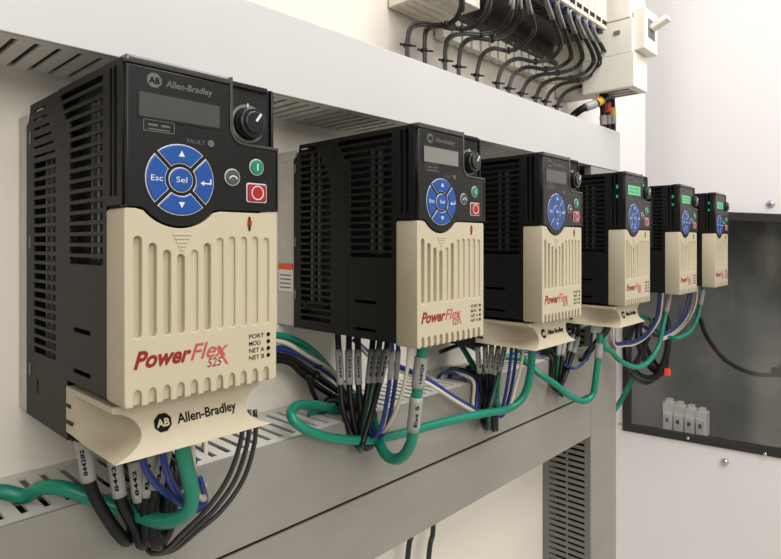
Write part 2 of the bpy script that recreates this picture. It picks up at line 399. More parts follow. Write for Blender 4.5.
    for nm, ac in (('up',90),('esc',180),('down',270),('enter',0)):
        ME['key_'+nm] = front_plate([sector(9.0,18.4,ac,3.0)], -1.9, 0, 0.45)
        ME['border_'+nm] = front_plate([sector(8.5,18.95,ac,2.0)], -0.95, 0)
    ME['key_sel'] = front_plate([circ(CXK,CZK,6.2,30)], -2.0, 0, 0.5)
    ME['border_sel'] = front_plate([circ(CXK,CZK,6.75,30)], -0.95, 0)
    yk = -1.9
    def flat(pts, y): return front_plate([pts], y-0.12, y)
    ME['g_up'] = flat([(CXK-1.7,CZK+12.2),(CXK+1.7,CZK+12.2),(CXK,CZK+15.4)], yk)
    ME['g_down'] = flat([(CXK-1.7,CZK-11.8),(CXK,CZK-15.0),(CXK+1.7,CZK-11.8)], yk)
    ME['g_esc'] = text_fit('Esc', CXK-16.4, CXK-10.2, CZK-1.4, 2.9, y=yk)
    ME['g_sel'] = text_fit('Sel', CXK-3.1, CXK+2.9, CZK-1.4, 2.9, y=-2.0)
    ME['g_enter'] = flat([(CXK+10.6,CZK-1.0),(CXK+12.6,CZK+0.5),(CXK+12.6,CZK-0.6),(CXK+16.2,CZK-0.6),(CXK+16.2,CZK+1.6),(CXK+17.0,CZK+1.6),(CXK+17.0,CZK-1.4),(CXK+12.6,CZK-1.4),(CXK+12.6,CZK-2.4)], yk)
    # buttons
    ME['rev'] = front_plate([circ(14.4,118.4,4.3,22)], -2.0, 0, 0.5)
    ME['rev_b'] = front_plate([circ(14.4,118.4,4.9,22), circ(14.4,118.4,4.3,22)], -0.95, 0)
    ME['rev_g'] = front_plate([arc(14.4,116.4,3.0,20,160,8)+arc(14.4,116.4,2.3,160,20,8)], -2.12, -2.0)
    ME['start'] = front_plate([circ(30.4,125.6,4.3,22)], -2.0, 0, 0.5)
    ME['start_b'] = front_plate([circ(30.4,125.6,4.9,22), circ(30.4,125.6,4.3,22)], -0.95, 0)
    ME['start_g'] = boxes([(30.0,30.8,-2.12,-2.0,123.6,127.6)])
    ME['stop'] = front_plate([rrect(24.2,36.6,105.4,115.4,1.2,3)], -2.0, 0, 0.5)
    ME['stop_b'] = front_plate([rrect(23.5,37.3,104.7,116.1,1.5,3), rrect(24.2,36.6,105.4,115.4,1.2,3)], -0.95, 0)
    ME['stop_g'] = front_plate([circ(30.4,110.4,4.2,24), circ(30.4,110.4,3.6,24)], -2.12, -2.0)
    ME['jump_k'] = boxes([(25.4,26.6,-0.5,0.5,94.4,96.2),(25.4,26.6,-0.5,0.5,88.2,91)])
    ME['jump_r'] = bx(24.8,27.2,-0.9,0.5,91,94.4,0.2)
    # prints on the cover
    ME['t_power'] = text_fit('Power', -40.6, -9.8, 17.8, 8.6, bold=0.035, shear=0.32)
    ME['t_flex'] = text_fit('Flex', -10.4, 12.4, 17.8, 8.6, bold=0.012, shear=0.32)
    ME['t_525'] = text_fit('525', -0.6, 8.2, 12.6, 4.6, shear=0.2, bold=0.01)
    ME['t_swash'] = front_plate([[(4.6,22.6),(6.2,22.6),(12.4,12.6),(10.8,12.6)]], -0.12, 0)
    for k, t in enumerate(('PORT','MOD','NET A','NET B')):
        ME['p%d' % k] = text_fit(t, 25.8, 25.8+(10.4 if len(t) != 3 else 8.0), 24.9-4.15*k, 2.5, bold=0.01)
        ME['pl%d' % k] = front_plate([circ(39.1,26.2-4.15*k,1.25,12)], -0.3, 0.2)
    # side panels with vents
    ctl = [(3,100),(3,173),(4.5,174.2),(97,174.2),(97,158),(92,150),(81,142),(79.5,138),(79.5,0),(22.6,0),(22.6,100)]
    rows = []
    for k in range(17):
        z = 168.2-6.08*k; y1 = 93-3.2*k if k < 5 else 77.0
        if k < 5: y1 = (94,90,86,82,79)[k]; 
        if 77.5 < y1 and z < 148: y1 = 77.0
        rows.append(rrect(27.5,min(y1,77 if z < 150 else 95),z-1.9,z+1.9,0.7,1))
    rows += [rrect(45,71,30.0,32.6,0.5,1), rrect(45,71,6.5,9.0,0.5,1), rrect(9.4,13.2,105,171,0.8,1), rrect(15.2,18.4,105,171,0.8,1)]
    ME['side_panel'] = side_plate([ctl]+rows, -45, -43.2, 0.3)
    ME['side_panel_r'] = side_plate([ctl]+rows, 43.2, 45, 0.3)
    for kind, zb2, yb in (('short',0.0,158.0),('tall',-36.0,164.5)):
        o2 = [(80.3,138.5),(82,142.8),(92.6,150.8),(98,158.6),(98,174.2),(yb-9,174.2),(yb-7.5,168),(yb-4.5,163.5),(yb,161.5),(yb,zb2)]
        o2 += ([(83.5,zb2),(83.5,0),(80.3,0)] if kind == 'tall' else [(80.3,0)])
        h2 = []
        for k in range(27):
            z = 168.6-6.08*k
            if z < zb2+8: break
            th = 1.9; y0 = 104
            if k < 7: y0 = (124,120,116,112,108,105,104)[k]; th = 0.8 if kind == 'tall' and k < 6 else 1.9
            h2.append(rrect(y0,147.5,z-th,z+th,0.5,1))
        zt2 = zb2+18
        h2 += [rrect(138,141,zt2,zt2+9,0.4,1)] + ([rrect(138,141,-8,-1,0.4,1)] if False else [])
        ME['rear_'+kind] = side_plate([o2]+h2, -44.3, -42.7, 0.3)
        ME['rearr_'+kind] = side_plate([o2]+h2, 42.7, 44.3, 0.3)
        cb = [(-37,37,6,79,2,171),(-37,37,79,156,zb2+2,171),(-43,43,5,96,172,174.1),(-43,43,96,148,172,174.0),(-43,43,23,80,0.0,2)]
        cb += [(-43,43,80,yb-.5,zb2,zb2+2),(-43,43,yb-2.5,yb-.5,zb2,161)]
        cb += [(-43,-36,23,26,2,98),(36,43,23,26,2,98),(-43.1,43.1,5.5,8,100,172)]
        ME['core_'+kind] = boxes(cb)
        ME['fins_'+kind] = boxes([(-40.5,-37.2,44,47,72,160),(-40.5,-37.2,54,55.6,72,160),(-40.5,-37.2,134,136,zb2+20,165),(-40.5,-37.2,124,125.4,zb2+20,165)])
        ME['sink_'+kind] = boxes([(-43.4,43.4,yb+.1,186,zb2+1,160)]+[(-43.4+k*9.2,-43.4+k*9.2+3,yb+.1,186,160,170) for k in range(10)], 0.6)
        for q, zz in enumerate((148, 78, zb2+28)): ME['tab%d_%s' % (q, kind)] = bx(-44.9,-44,154.6,156.2,zz,zz+8)
    ME['side_led'] = boxes([(-43.6,-42.5,9.8,12.4,153,157.6)]); ME['side_led2'] = boxes([(-43.6,-42.5,9.8,12.4,140.5,144.5)])
    ME['seam'] = boxes([(-45.3,-44.9,21.3,22.9,100.5,173)])
    # guard below the cover with scooped sides
    V = []; F = []; NZ = 19; NS = 18; NFp = 10
    def inset(y, z):
        t = max(0, min(1, (-7.0-z)/24.0)); f_ = math.sin(math.pi*t)**0.5 if 0 < t < 1 else 0
        u = max(0, min(1, (80-y)/42.0)); g_ = u*u*(3-2*u); fl = max(0, min(1, (-20.0-z)/10.0)); return 13.5*f_*g_ - 5.0*fl**2*g_
    def yfront(z):
        t = max(0, min(1, (-4-z)/28.0)); return 15-8.5*t**1.6
    for i in range(NZ):
        z = -3.6-26.9*i/(NZ-1); yf = yfront(z); ring = []
        for k in range(NS+1):
            y = 83+(yf-83)*k/NS; ring.append((-45+inset(y,z), y, z))
        xl = -45+inset(yf,z)
        for k in range(1, NFp): ring.append((xl+(-2*xl)*k/NFp, yf-0.6*math.sin(math.pi*k/NFp), z))
        for k in range(NS+1):
            y = yf+(83-yf)*k/NS; ring.append((45-inset(y,z), y, z))
        V += ring
    n = len(V)//NZ
    for i in range(NZ-1):
        for k in range(n): F.append((i*n+k, i*n+(k+1)%n, (i+1)*n+(k+1)%n, (i+1)*n+k))
    F.append(tuple(range(n))); F.append(tuple(range((NZ-1)*n, NZ*n))[::-1])
    ME['guard'] = mesh_from(V, F, 'guard', True); ME['guard'].set_sharp_from_angle(angle=math.radians(38))
    ME['guard_slot'] = boxes([(-45.3,-44.6,76,82.5,-15.6,-13.4),(-45.3,-44.6,73,82.5,-25.2,-23)])
    def on_guard(me, lift):
        for v in me.vertices:
            x, z = v.co.x/S, v.co.z/S; xl = -45+inset(yfront(z), z)
            v.co.y += (yfront(z)-0.6*math.sin(math.pi*(x-xl)/(-2*xl))-lift)*S
        return me
    ME['guard_logo'] = on_guard(front_plate([circ(-19.8,-16,5.0,8,math.pi/8)], 0, 0.6), 0.3)
    ME['guard_ab'] = on_guard(text_fit('AB', -23.3, -16.3, -17.9, 3.9, depth=0.3, bold=0.03), 0.3)
    ME['guard_brand'] = on_guard(text_fit('Allen-Bradley', -11.8, 24.6, -18.2, 5.0, depth=0.4, bold=0.012), 0.0)
    # sticker on the heat sink side
    ME['sticker'] = boxes([(-43.9,-43.42,160.5,183,34,61)]); ME['sticker_head'] = boxes([(-44.0,-43.44,160.5,183,55,61)])
    ME['sticker_lines'] = boxes([(-44.0,-43.44,163,181,z,z+1.3) for z in (37,41,45,49)])
build_drive_meshes()
KEYS = (('up','g_up'),('esc','g_esc'),('down','g_down'),('enter','g_enter'),('sel','g_sel'))
DRIVES = [
 (118.0, 'tall', True, 'screen_off', False, 'nearest black and beige motor drive, largest, at far left of the row'),
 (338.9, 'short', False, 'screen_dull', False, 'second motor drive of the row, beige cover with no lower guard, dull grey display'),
 (534.4, 'tall', True, 'screen_off', False, 'third motor drive from the left, with scooped beige lower guard and dark display'),
 (752.0, 'tall', True, 'screen_lit', True, 'fourth motor drive, green lit display and scooped beige guard below'),
 (971.0, 'short', False, 'screen_lit', True, 'fifth motor drive, second from the far end, green lit display, no guard'),
 (1178.0, 'short', False, 'screen_lit', True, 'farthest and smallest looking motor drive before the smoky window'),
]
YD = 294.0
for i, (X, kind, guard, scr, lit, label) in enumerate(DRIVES):
    if i == 4: X += 3
    r = empty('motor_drive', (X+45, YD, -81)); tag(r, label, 'motor drive', 'motor drives in a row on the panel')
    a = lambda name, key, m, par=r: obj(name, ME[key], m, par)
    a('housing_core', 'core_'+kind, 'core'); a('inner_fins', 'fins_'+kind, 'fin')
    a('side_panel', 'side_panel', 'black'); a('side_panel', 'side_panel_r', 'black')
    a('rear_side_panel', 'rear_'+kind, 'black'); a('rear_side_panel', 'rearr_'+kind, 'black')
    for q in range(3): a('mounting_tab', 'tab%d_%s' % (q, kind), 'greyprint')
    hs = a('heat_sink', 'sink_'+kind, 'alu')
    cv = a('front_cover', 'cover', 'beige')
    a('groove_floor', 'groove_floor', 'beige', cv); a('groove_floor', 'groove_floor_deep', 'beige', cv); a('cover_body', 'cover_body', 'beige', cv)
    a('chevron_ribs', 'ribs', 'beige', cv)
    a('model_lettering', 't_power', 'print_red', cv); a('model_lettering', 't_flex', 'print_pink', cv); a('model_number', 't_525', 'print_red', cv); a('lettering_swash', 't_swash', 'print_pink', cv)
    for k in range(4): a('port_lettering', 'p%d' % k, 'print_black', cv); a('port_light', 'pl%d' % k, 'print_black', cv)
    jp = a('jumper_tab', 'jump_r', 'red_btn', cv); a('jumper_pin', 'jump_k', 'print_black', cv)
    bz = a('keypad_bezel', 'bezel', 'bezel'); a('bezel_rim', 'rim', 'rim', bz)
    a('logo', 'logo_disc', 'dimprint', bz); a('logo_lettering', 'logo_letters', 'print_black', bz); a('brand_lettering', 'bezel_brand', 'dimprint', bz)
    a('unit_box_outline', 'frame_box', 'dimprint', bz); a('unit_print', 'box_print', 'dimprint', bz)
    a('fault_lettering', 'fault', 'dimprint', bz); a('fault_light', 'fault_led', 'dimprint', bz)
    a('top_rail', 'top_rail', 'rim'); a('knob_plate', 'knob_plate', 'black')
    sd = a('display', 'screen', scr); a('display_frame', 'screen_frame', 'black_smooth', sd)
    if lit: a('display_digits', 'screen_digits', 'screen_ink', sd)
    kn = a('speed_knob', 'knob', 'black_smooth'); a('knob_cap', 'knob_cap', 'black_smooth', kn); a('knob_mark', 'knob_mark', 'pale', kn)
    kr = a('dial_ring', 'knob_ring', 'greyprint', kn); a('dial_tick', 'knob_ticks', 'pale', kn)
    for nm, g in KEYS:
        k_ = a('key', 'key_'+nm, 'blue_key'); a('key_border', 'border_'+nm, 'pale', k_); a('key_symbol', g, 'pale', k_)
    for nm, m in (('rev','grey_btn'),('start','green_btn'),('stop','red_btn')):
        k_ = a({'rev':'reverse_button','start':'start_button','stop':'stop_button'}[nm], nm, m); a('button_border', nm+'_b', 'pale', k_); a('button_symbol', nm+'_g', 'pale', k_)
    if lit:
        a('side_light', 'side_led', 'led_green'); a('side_light', 'side_led2', 'led_green')
    if guard:
        g = a('terminal_guard', 'guard', 'beige'); a('latch_slot', 'guard_slot', 'core', g)
        a('guard_logo', 'guard_logo', 'print_black', g); a('guard_logo_lettering', 'guard_ab', 'beige', g); a('guard_lettering', 'guard_brand', 'print_black', g)
    if i == 1:
        st = a('warning_sticker', 'sticker', 'sticker', hs); a('sticker_band', 'sticker_head', 'orange', hs); a('sticker_print', 'sticker_lines', 'greyprint', hs)

# ------------------------------------------------------------------ cables
def cable(name, label, pts, r, m, group=None, cat='cable', sleeves=(), ripple=0.0, n=9, div=7, ties=()):
    path = catmull([Vector(p) for p in pts], div); org = path[0].copy()
    o = obj(name, tube_mesh(path, r, n, org, ripple), m, None, org)
    tag(o, label, cat, group)
    L = [0.0]
    for a_, b_ in zip(path, path[1:]): L.append(L[-1]+(b_-a_).length)
    def at(s):
        for i in range(len(L)-1):
            if L[i+1] >= s: return path[i].lerp(path[i+1], (s-L[i])/max(1e-6, L[i+1]-L[i]))
        return path[-1]
    for sl in sleeves:
        s0, s1, mm, txt = sl; k = 6
        sp = [at(s0+(s1-s0)*j/k) for j in range(k+1)]
        q = obj('marker_sleeve', tube_mesh(sp, r*1.16+0.15, 12, org), mm, o)
        if txt:
            mid = at((s0+s1)/2); d = (sp[-1]-sp[0]).normalized()
            # letters run along the cable, facing the front left
            nrm = Vector((-0.55,-0.83,0)); nrm = (nrm-d*nrm.dot(d)).normalized(); up = nrm.cross(-d)
            h = r*0.62; wd = (s1-s0)*0.62
            tm = text_fit(txt, -wd/2, wd/2, -h/2, h, depth=0.15, bold=0.02)
            R = Matrix((( -d.x, -nrm.x, up.x, 0), (-d.y, -nrm.y, up.y, 0), (-d.z, -nrm.z, up.z, 0), (0,0,0,1)))
            c0 = (mid-org+nrm*(r*1.16+0.22))*S
            tm.transform(Matrix.Translation(c0) @ R)
            obj('sleeve_lettering', tm, 'print_black', q)
    for s in ties:
        c0 = at(s); d = (at(s+1)-at(s-1)).normalized()
        obj('cable_tie', tube_mesh([c0-d*1.4, c0+d*1.4], r*1.45, 10, org), 'tie', o)
        side = d.cross(Vector((0,0,1)));
        if side.length < 0.1: side = Vector((0.7,-0.7,0))
        side.normalize()
        obj('tie_tail', tube_mesh([c0+side*r*1.2, c0+side*(r*1.2+6)], 0.9, 6, org), 'tie', o)
    return o
V3 = Vector
GB = 'black power wires below the drives'
ords = ['nearest drive','second drive','third drive','fourth drive']
def into_duct(p, back=32):
    """tail that comes back up from a hanging loop, crosses the duct lip and drops into a slot"""
    return [V3((p.x+6, 388, p.z-3)), V3((p.x+10, 391.0, p.z+10)), V3((p.x+12, 392.0, -161)), V3((p.x+12, YF+14, -155.5)), V3((p.x+12, YF+back, -158)), V3((p.x+12, YF+back+6, -185))]
# drive 1
starts = [((80,430),(85,455),(92,490),(110,522),(125,540),'844282'),((112,447),(116,470),(121,500),(134,526),(142,544),'8442'),((133,452),(136,470),(140,500),(150,522),(157,540),'8442'),
          ((152,445),(150,466),(147,495),(146,520),(150,541),'844'),((168,438),(163,462),(156,490),(152,515),(158,545),'844')]
for k, s in enumerate(starts):
    Y = 372 - 3.5*k
    pts = [P(s[0][0], s[0][1]-14, Y)] + [P(q[0], q[1], Y) for q in s[:-1]]
    e = pts[-1]; pts += into_duct(V3((e.x+4+3*k, 0, e.z-4)), 26+7*k)
    cable('power_wire', 'black wire with grey marker sleeve hanging below the nearest drive, number %s from left' % ['one','two','three','four','five'][k], pts, 3.6, 'wire_black', GB, 'wire', [(14,40,'sleeve',s[-1])])
for k in range(3):
    pts = [P(243+6*k, 410, 338+6*k), P(241+7*k, 440, 338+6*k), P(228+8*k, 478, 342+6*k), P(206+8*k, 510, 346+6*k), P(183+6*k, 533, 352+6*k), P(165+4*k, 550, 362+6*k), P(150, 552, 383), P(152, 530, 391), V3((190+8*k, 392, -161)), V3((192+8*k, 412, -156)), V3((193+8*k, 440, -160)), V3((193+8*k, 446, -186))]
    cable('power_wire', 'thin dark wire sweeping down right of the nearest drive, %s of three' % ['innermost','middle','outermost'][k], pts, 1.7, 'wire_grey', GB, 'wire')
for k in range(2):
    pts = [P(140+22*k,445,345-8*k), P(146+20*k,470,345-8*k), P(160+14*k,488,348-8*k), P(178+8*k,502,350-8*k), P(196,506+4*k,352-6*k), P(205,502,360), P(203,488,385), P(200,478,396), P(205,474,420), V3((225,440,-160)), V3((226,446,-186))]
    cable('signal_wire', 'blue wire looping beneath the nearest drive, %s' % ['upper','lower'][k], pts, 2.1, 'wire_blue', 'blue signal wires', 'wire')
cable('signal_wire', 'white wire behind the green cable of the nearest drive', [P(192,438,335), P(193,470,337), P(196,492,345), P(204,500,360), P(204,488,388), P(205,478,405), V3((236,430,-158)), V3((237,440,-186))], 2.0, 'wire_white', None, 'wire')
cable('network_cable', 'thick green cable under the nearest drive, curving left over the slotted duct', [P(182,425,322), P(182,445,322), P(187,470,324), P(192,497,328), P(184,515,334), P(160,521,350), P(125,510,379), P(92,498,389), P(62,488,399), P(40,488,410), P(25,496,420), V3((92,430,-156)), V3((86,440,-190))], 4.6, 'wire_green', 'green network cables')
# drive 2
names = ['first','second','third','fourth','fifth','sixth']
d2 = [((338,338),(340,370),(342,405),(350,432),(358,446)),((349,338),(349,372),(351,405),(357,434),(364,447)),((358,338),(358,372),(360,405),(363,432),(368,446)),((373,338),(370,370),(366,402),(362,430),(366,447)),((380,338),(376,370),(370,402),(364,430),(360,449)),((388,338),(383,368),(375,400),(368,425),(362,445))]
for k, s in enumerate(d2):
    Ya, Yb_ = 412-6*k, 386-2.5*k; n_ = len(s)-1
    pts = [P(s[0][0], s[0][1]-16, Ya)] + [P(q[0], q[1], Ya+(Yb_-Ya)*j/n_) for j, q in enumerate(s)]
    e = pts[-1]; pts += into_duct(V3((e.x+2+2*k, 0, e.z)), 24+6*k)
    cable('power_wire', ('black' if k != 4 else 'dark green')+' wire with grey marker sleeve under the second drive, %s from left' % names[k], pts, 2.9, 'wire_black' if k != 4 else 'wire_dkgreen', GB, 'wire', [(26,58,'sleeve','844'+str(280+k) if k < 3 else '8442')])
for k in range(2):
    pts = [P(391+6*k,330,345), P(392+6*k,352,345), P(389+6*k,385,350), P(383+6*k,420,356), P(376+6*k,436,364), P(369+4*k,432,378), P(365+3*k,420,393), P(362,412,410), V3((386+8*k,436,-158)), V3((386+8*k,442,-186))]
    cable('signal_wire', 'blue wire with pale sleeve under the second drive, %s of pair' % ['left','right'][k], pts, 2.0, 'wire_blue', 'blue signal wires', 'wire', [(18,44,'sleeve',None)])
cable('signal_wire', 'cream wire beside the green cable of the second drive', [P(409,340,322), P(408,362,324), P(403,390,330), P(394,415,342), P(383,432,362), P(377,428,388), P(374,414,412), V3((404,440,-160)), V3((404,446,-186))], 1.7, 'wire_white', None, 'wire')
cable('network_cable', 'thick green cable under the second drive with two white markers', [P(423,338,318), P(422,352,318), P(418,385,320), P(414,420,324), P(411,442,328), P(402,457,338), P(390,458,352), P(381,447,366), P(376,432,382), P(372,416,394), V3((392,408,-154)), V3((388,424,-156)), V3((388,432,-190))], 4.8, 'wire_green', 'green network cables', 'cable', [(16,42,'sleeve','1A4N24'),(50,80,'sleeve','Ext 5')])
# drive 3: long green cable running back left into a flat loop
cable('network_cable', 'long green cable from the third drive looping left in front of the duct', [P(533,333,330), P(532,352,330), P(530,375,332), P(523,397,338), P(507,409,346), P(480,414,352), P(440,423,362), P(400,434,370), P(365,440,376), P(330,438,382), P(303,428,388), P(291,415,395), P(297,406,408), P(316,405,418), P(338,411,424), P(352,418,428), V3((352,436,-160)), V3((356,444,-190))], 4.3, 'wire_green', 'green network cables')
d3 = [((477,338),(479,365),(482,395),(488,415),(491,427)),((485,338),(486,365),(488,395),(492,415),(496,428)),((492,338),(491,365),(491,395),(492,416),(494,429)),((499,340),(496,365),(492,392),(488,412),(486,425)),((506,338),(501,365),(494,392),(489,412),(488,428))]
for k, s in enumerate(d3):
    Y = 386-4*k
    pts = [P(s[0][0], s[0][1]-18, Y)] + [P(q[0], q[1], Y) for q in s]
    e = pts[-1]; pts += into_duct(V3((e.x+2+2*k, 0, e.z)), 24+6*k)
    cable('power_wire', ('black' if k != 4 else 'dark green')+' wire with grey marker sleeve under the third drive, %s from left' % names[k], pts, 2.7, 'wire_black' if k != 4 else 'wire_dkgreen', GB, 'wire', [(30,62,'sleeve','8442')])
for k in range(2):
    pts = [P(511+5*k,335,350), P(511+5*k,355,350), P(507+5*k,385,352), P(503+4*k,405,356), P(498+4*k,416,362), P(490+3*k,414,380), P(484,402,396), V3((548,412,-156)), V3((549,440,-160)), V3((549,446,-186))]
    cable('signal_wire', 'blue wire hanging under the third drive, %s of pair' % ['left','right'][k], pts, 1.9, 'wire_blue', 'blue signal wires', 'wire')
cable('signal_wire', 'cream wire hanging between blue and green under the third drive', [P(524,338,340), P(522,360,340), P(516,385,342), P(510,405,346), P(500,414,358), P(492,408,384), P(488,396,402), V3((560,430,-158)), V3((560,440,-186))], 1.7, 'wire_white', None, 'wire')
# drive 4
cable('network_cable', 'green cable under the fourth drive drooping left along the duct', [P(600,333,335), P(599,350,335), P(596,375,338), P(593,394,342), P(584,401,348), P(570,396,358), P(555,384,370), P(540,374,382), P(528,364,398), P(520,358,415), V3((664,436,-158)), V3((660,446,-188))], 4.4, 'wire_green', 'green network cables', 'cable', [(14,34,'sleeve',None)])
d4 = [((560,338),(558,360),(557,380),(558,392)),((565,338),(562,360),(560,380),(562,394)),((573,335),(568,357),(563,378),(559,390)),((578,338),(571,360),(564,380),(557,388))]
for k, s in enumerate(d4):
    Y = 388-5*k
    pts = [P(s[0][0], s[0][1]-16, Y)] + [P(q[0], q[1], Y) for q in s]
    e = pts[-1]; pts += into_duct(V3((e.x+2+2*k, 0, e.z)), 24+6*k)
    cable('power_wire', ('black' if k != 0 else 'dark green')+' wire with grey marker sleeve under the fourth drive, %s from left' % names[k], pts, 2.8, 'wire_black' if k != 0 else 'wire_dkgreen', GB, 'wire', [(22,48,'sleeve',None)])
cable('signal_wire', 'blue wire hanging in a loop under the fourth drive', [P(592,333,350), P(590,350,352), P(584,362,356), P(575,368,362), P(566,366,375), P(558,356,395), V3((712,420,-152)), V3((712,440,-160)), V3((712,446,-186))], 1.9, 'wire_blue', 'blue signal wires', 'wire')
for k in range(4):
    pts = [P(612-3*k,318,360), P(608-3*k,330,362), P(600-3*k,340,368), P(590-3*k,352,380), P(583-3*k,360,394), V3((826-8*k,420,-156)), V3((822-8*k,436,-186))]
    if k < 2: cable('power_wire', 'black wire slanting behind the green cable of the fourth drive, %s one' % ['upper','lower'][k], pts, 3.0, 'wire_black', GB, 'wire')
# drives 5 and 6
cable('network_cable', 'green cable in a hanging loop under the fifth drive', [P(670,288,340), P(668,300,340), P(663,325,342), P(658,347,346), P(648,362,352), P(637,367,360), P(622,362,370), P(612,352,380), P(604,344,388), V3((925,386,-112)), V3((905,384,-118)), V3((880,388,-118)), V3((850,440,-158)), V3((848,448,-186))], 4.2, 'wire_green', 'green network cables', 'cable', [(12,46,'sleeve',None)])
cable('network_cable', 'green cable curving under the farthest drive', [P(703,285,345), P(701,300,345), P(697,318,348), P(690,331,354), P(678,338,366), P(666,336,390), P(655,328,420), P(648,318,450), V3((1235,470,-150))], 4.2, 'wire_green', 'green network cables', 'cable', [(12,44,'sleeve',None)])
for k in range(3):
    pts = [P(659+2*k,288,360), P(658+2*k,303,360), P(655+2*k,320,364), P(648,332+2*k,372), P(636,340+2*k,384), P(625,342+2*k,392), P(614,340+2*k,388), V3((930,384,-108-4*k)), V3((890,384,-116-4*k)), V3((842-6*k,400,-130)), V3((836-6*k,440,-158)), V3((834-6*k,446,-186))]
    cable('signal_wire', ['blue wire drooping beneath the fifth drive, left of pair','blue wire drooping beneath the fifth drive, right of pair','cream wire drooping beneath the fifth drive'][k], pts, 1.6, 'wire_blue' if k < 2 else 'wire_white', 'thin wires of the far drives', 'wire')
for k in range(4):
    pts = [P(688+3*k,284,362), P(688+3*k,296,362), P(684+3*k,312,366), P(676+2*k,325+k,374), P(665,333+2*k,388), P(655,334+2*k,410), P(648,328+2*k,440), V3((1240-5*k,470,-165))]
    cable('signal_wire', ['blue wire sagging under the farthest drive, leftmost','blue wire sagging under the farthest drive, second','cream wire sagging under the farthest drive, left','cream wire sagging under the farthest drive, right'][k], pts, 1.6, 'wire_blue' if k < 2 else 'wire_white', 'thin wires of the far drives', 'wire')
# black hoses with an orange cap behind the far drives
hose = [[P(632,328,440), P(626,345,435), P(628,362,430), P(640,376,425), P(655,377,425), P(663,364,430), P(668,345,440), P(668,325,450), P(664,310,455)],
        [P(640,322,450), P(638,340,445), P(644,358,440), P(654,370,436), P(664,368,436), P(667,350,446), P(668,330,455)],
        [P(634,322,460), P(640,336,458), P(648,352,455), P(656,366,452), P(662,374,446)],
        [P(655,320,452), P(646,340,445), P(640,356,440), P(632,372,438), P(644,382,436), P(658,376,440)]]
for k, h in enumerate(hose):
    cable('corrugated_hose', ['black hose in a wide loop right of the upright duct','inner black hose crossing the loop by the orange cap','straight black hose slanting down to the orange cap','lowest black hose curling behind the green loop'][k], h, 6.5, 'wire_black', 'black hoses by the upright duct', 'hose', ripple=0.06, div=10)
oc = P(664,372,421)
tag(obj('orange_cap', tube_mesh([V3((0,0,0)), V3((1,-3,0)), V3((2,-9,1)), V3((2.5,-12,1.5))], 8.5, 14), 'orange', None, oc), 'small round orange cap on the black hoses', 'cap')
cable('network_cable', 'short green cable slanting down behind the upright duct', [P(634,376,470), P(628,388,470), P(620,402,470), P(612,414,474)], 5.0, 'wire_green', 'green network cables')
# bundle on the panel between the first two drives
bun = [([(268,334),(290,338),(312,350),(332,372),(348,396)],3.4,'wire_green','upper green cable running behind the first two drives'),
       ([(268,352),(292,347),(315,356),(335,375),(352,392)],3.4,'wire_green','lower green cable running behind the first two drives'),
       ([(262,346),(285,350),(305,358),(328,373),(346,388),(372,420)],2.6,'wire_blue','blue wire running behind the first two drives'),
       ([(262,340),(285,343),(306,355),(330,370),(350,392)],2.4,'wire_white','white wire in the cable run between the first two drives'),
       ([(262,354),(288,358),(305,368),(325,382),(345,396)],3.4,'wire_black','upper black cable of the run between the first two drives'),
       ([(262,360),(288,362),(302,374),(320,388),(340,400)],3.0,'wire_black','lower black cable of the run between the first two drives'),
       ([(306,374),(312,390),(318,404),(320,418)],2.4,'wire_black','short black wire dropping from the run into the duct')]
for k, (pp, r_, m_, lb) in enumerate(bun):
    pts = [P(x, y, 462-3*k) for (x, y) in pp]; e = pts[-1]; pts += [V3((e.x+6, 452-2*k, -168)), V3((e.x+7, 450-2*k, -190))]
    cable('panel_cable', lb, pts, r_, m_, 'cable run on the panel', 'cable', ties=((70,) if k in (2,4) else ()))
bun2 = [([(452,330),(470,360),(488,392),(500,408)],3.6,'wire_green','green cable dropping behind the second drive toward the duct'),
        ([(398,366),(425,378),(452,396),(480,412)],2.6,'wire_blue','blue wire crossing behind the second drive green cable'),
        ([(400,371),(427,383),(454,400),(478,414)],2.0,'wire_white','white wire crossing beside the blue wire near the duct'),
        ([(440,352),(462,345),(478,352)],2.6,'wire_black','black wire arching on the panel behind the second drive'),
        ([(530,345),(545,352),(560,360),(578,372)],3.8,'wire_green','green cable behind the third drive running to the duct'),
        ([(536,342),(550,348),(566,353),(582,354)],2.2,'wire_blue','blue wire behind the third drive above the duct')]
for k, (pp, r_, m_, lb) in enumerate(bun2):
    m2 = len(pp)-1
    pts = [P(x, y, ((446,420,387,378)[j] if k == 0 else (412,388,384,379)[j]-2*k) if k < 3 else 452-3*k) for j, (x, y) in enumerate(pp)]; e = pts[-1]
    if k in (1, 2): pts = [P(350+3*k, 335+4*k, 455-4*k), P(374, 352+4*k, 436-3*k)]+pts
    if k < 3: pts += into_duct(V3((e.x+3, 0, e.z)), 30+5*k)
    elif e.z > -166: pts += [V3((e.x+6, 446, -166)), V3((e.x+7, 445, -190))]
    cable('panel_cable', lb, pts, r_, m_, 'cable run on the panel', 'cable')
# green cables lying inside the lower duct, seen through its slots
for k, (y_, z_, m_) in enumerate(((425,-182,'wire_green'),(440,-185,'wire_green'),(455,-181,'wire_black'),(412,-186,'wire_green'))):
    cable('duct_cable', ['green cable inside the lower duct, middle','green cable inside the lower duct, behind','black cable inside the lower duct','green cable inside the lower duct, in front'][k], [V3((X0D+10,y_,z_)), V3((0,y_+4,z_-3)), V3((200,y_-4,z_)), V3((420,y_+5,z_-2)), V3((640,y_-3,z_)), V3((860,y_,z_))], 5, m_, 'cables inside the lower duct', 'cable')
# ends of two cables below the duct
for k, (px, lb) in enumerate(((412,'dark cable end just below the lower duct, left'),(433,'dark cable end just below the lower duct, right'))):
    cable('panel_cable', lb, [V3((P(px,520,455).x, 455, -300)), P(px,530,455), P(px-3,545,455), P(px-6,575,455)], 3.2, 'wire_grey', 'cable run on the panel', 'cable')

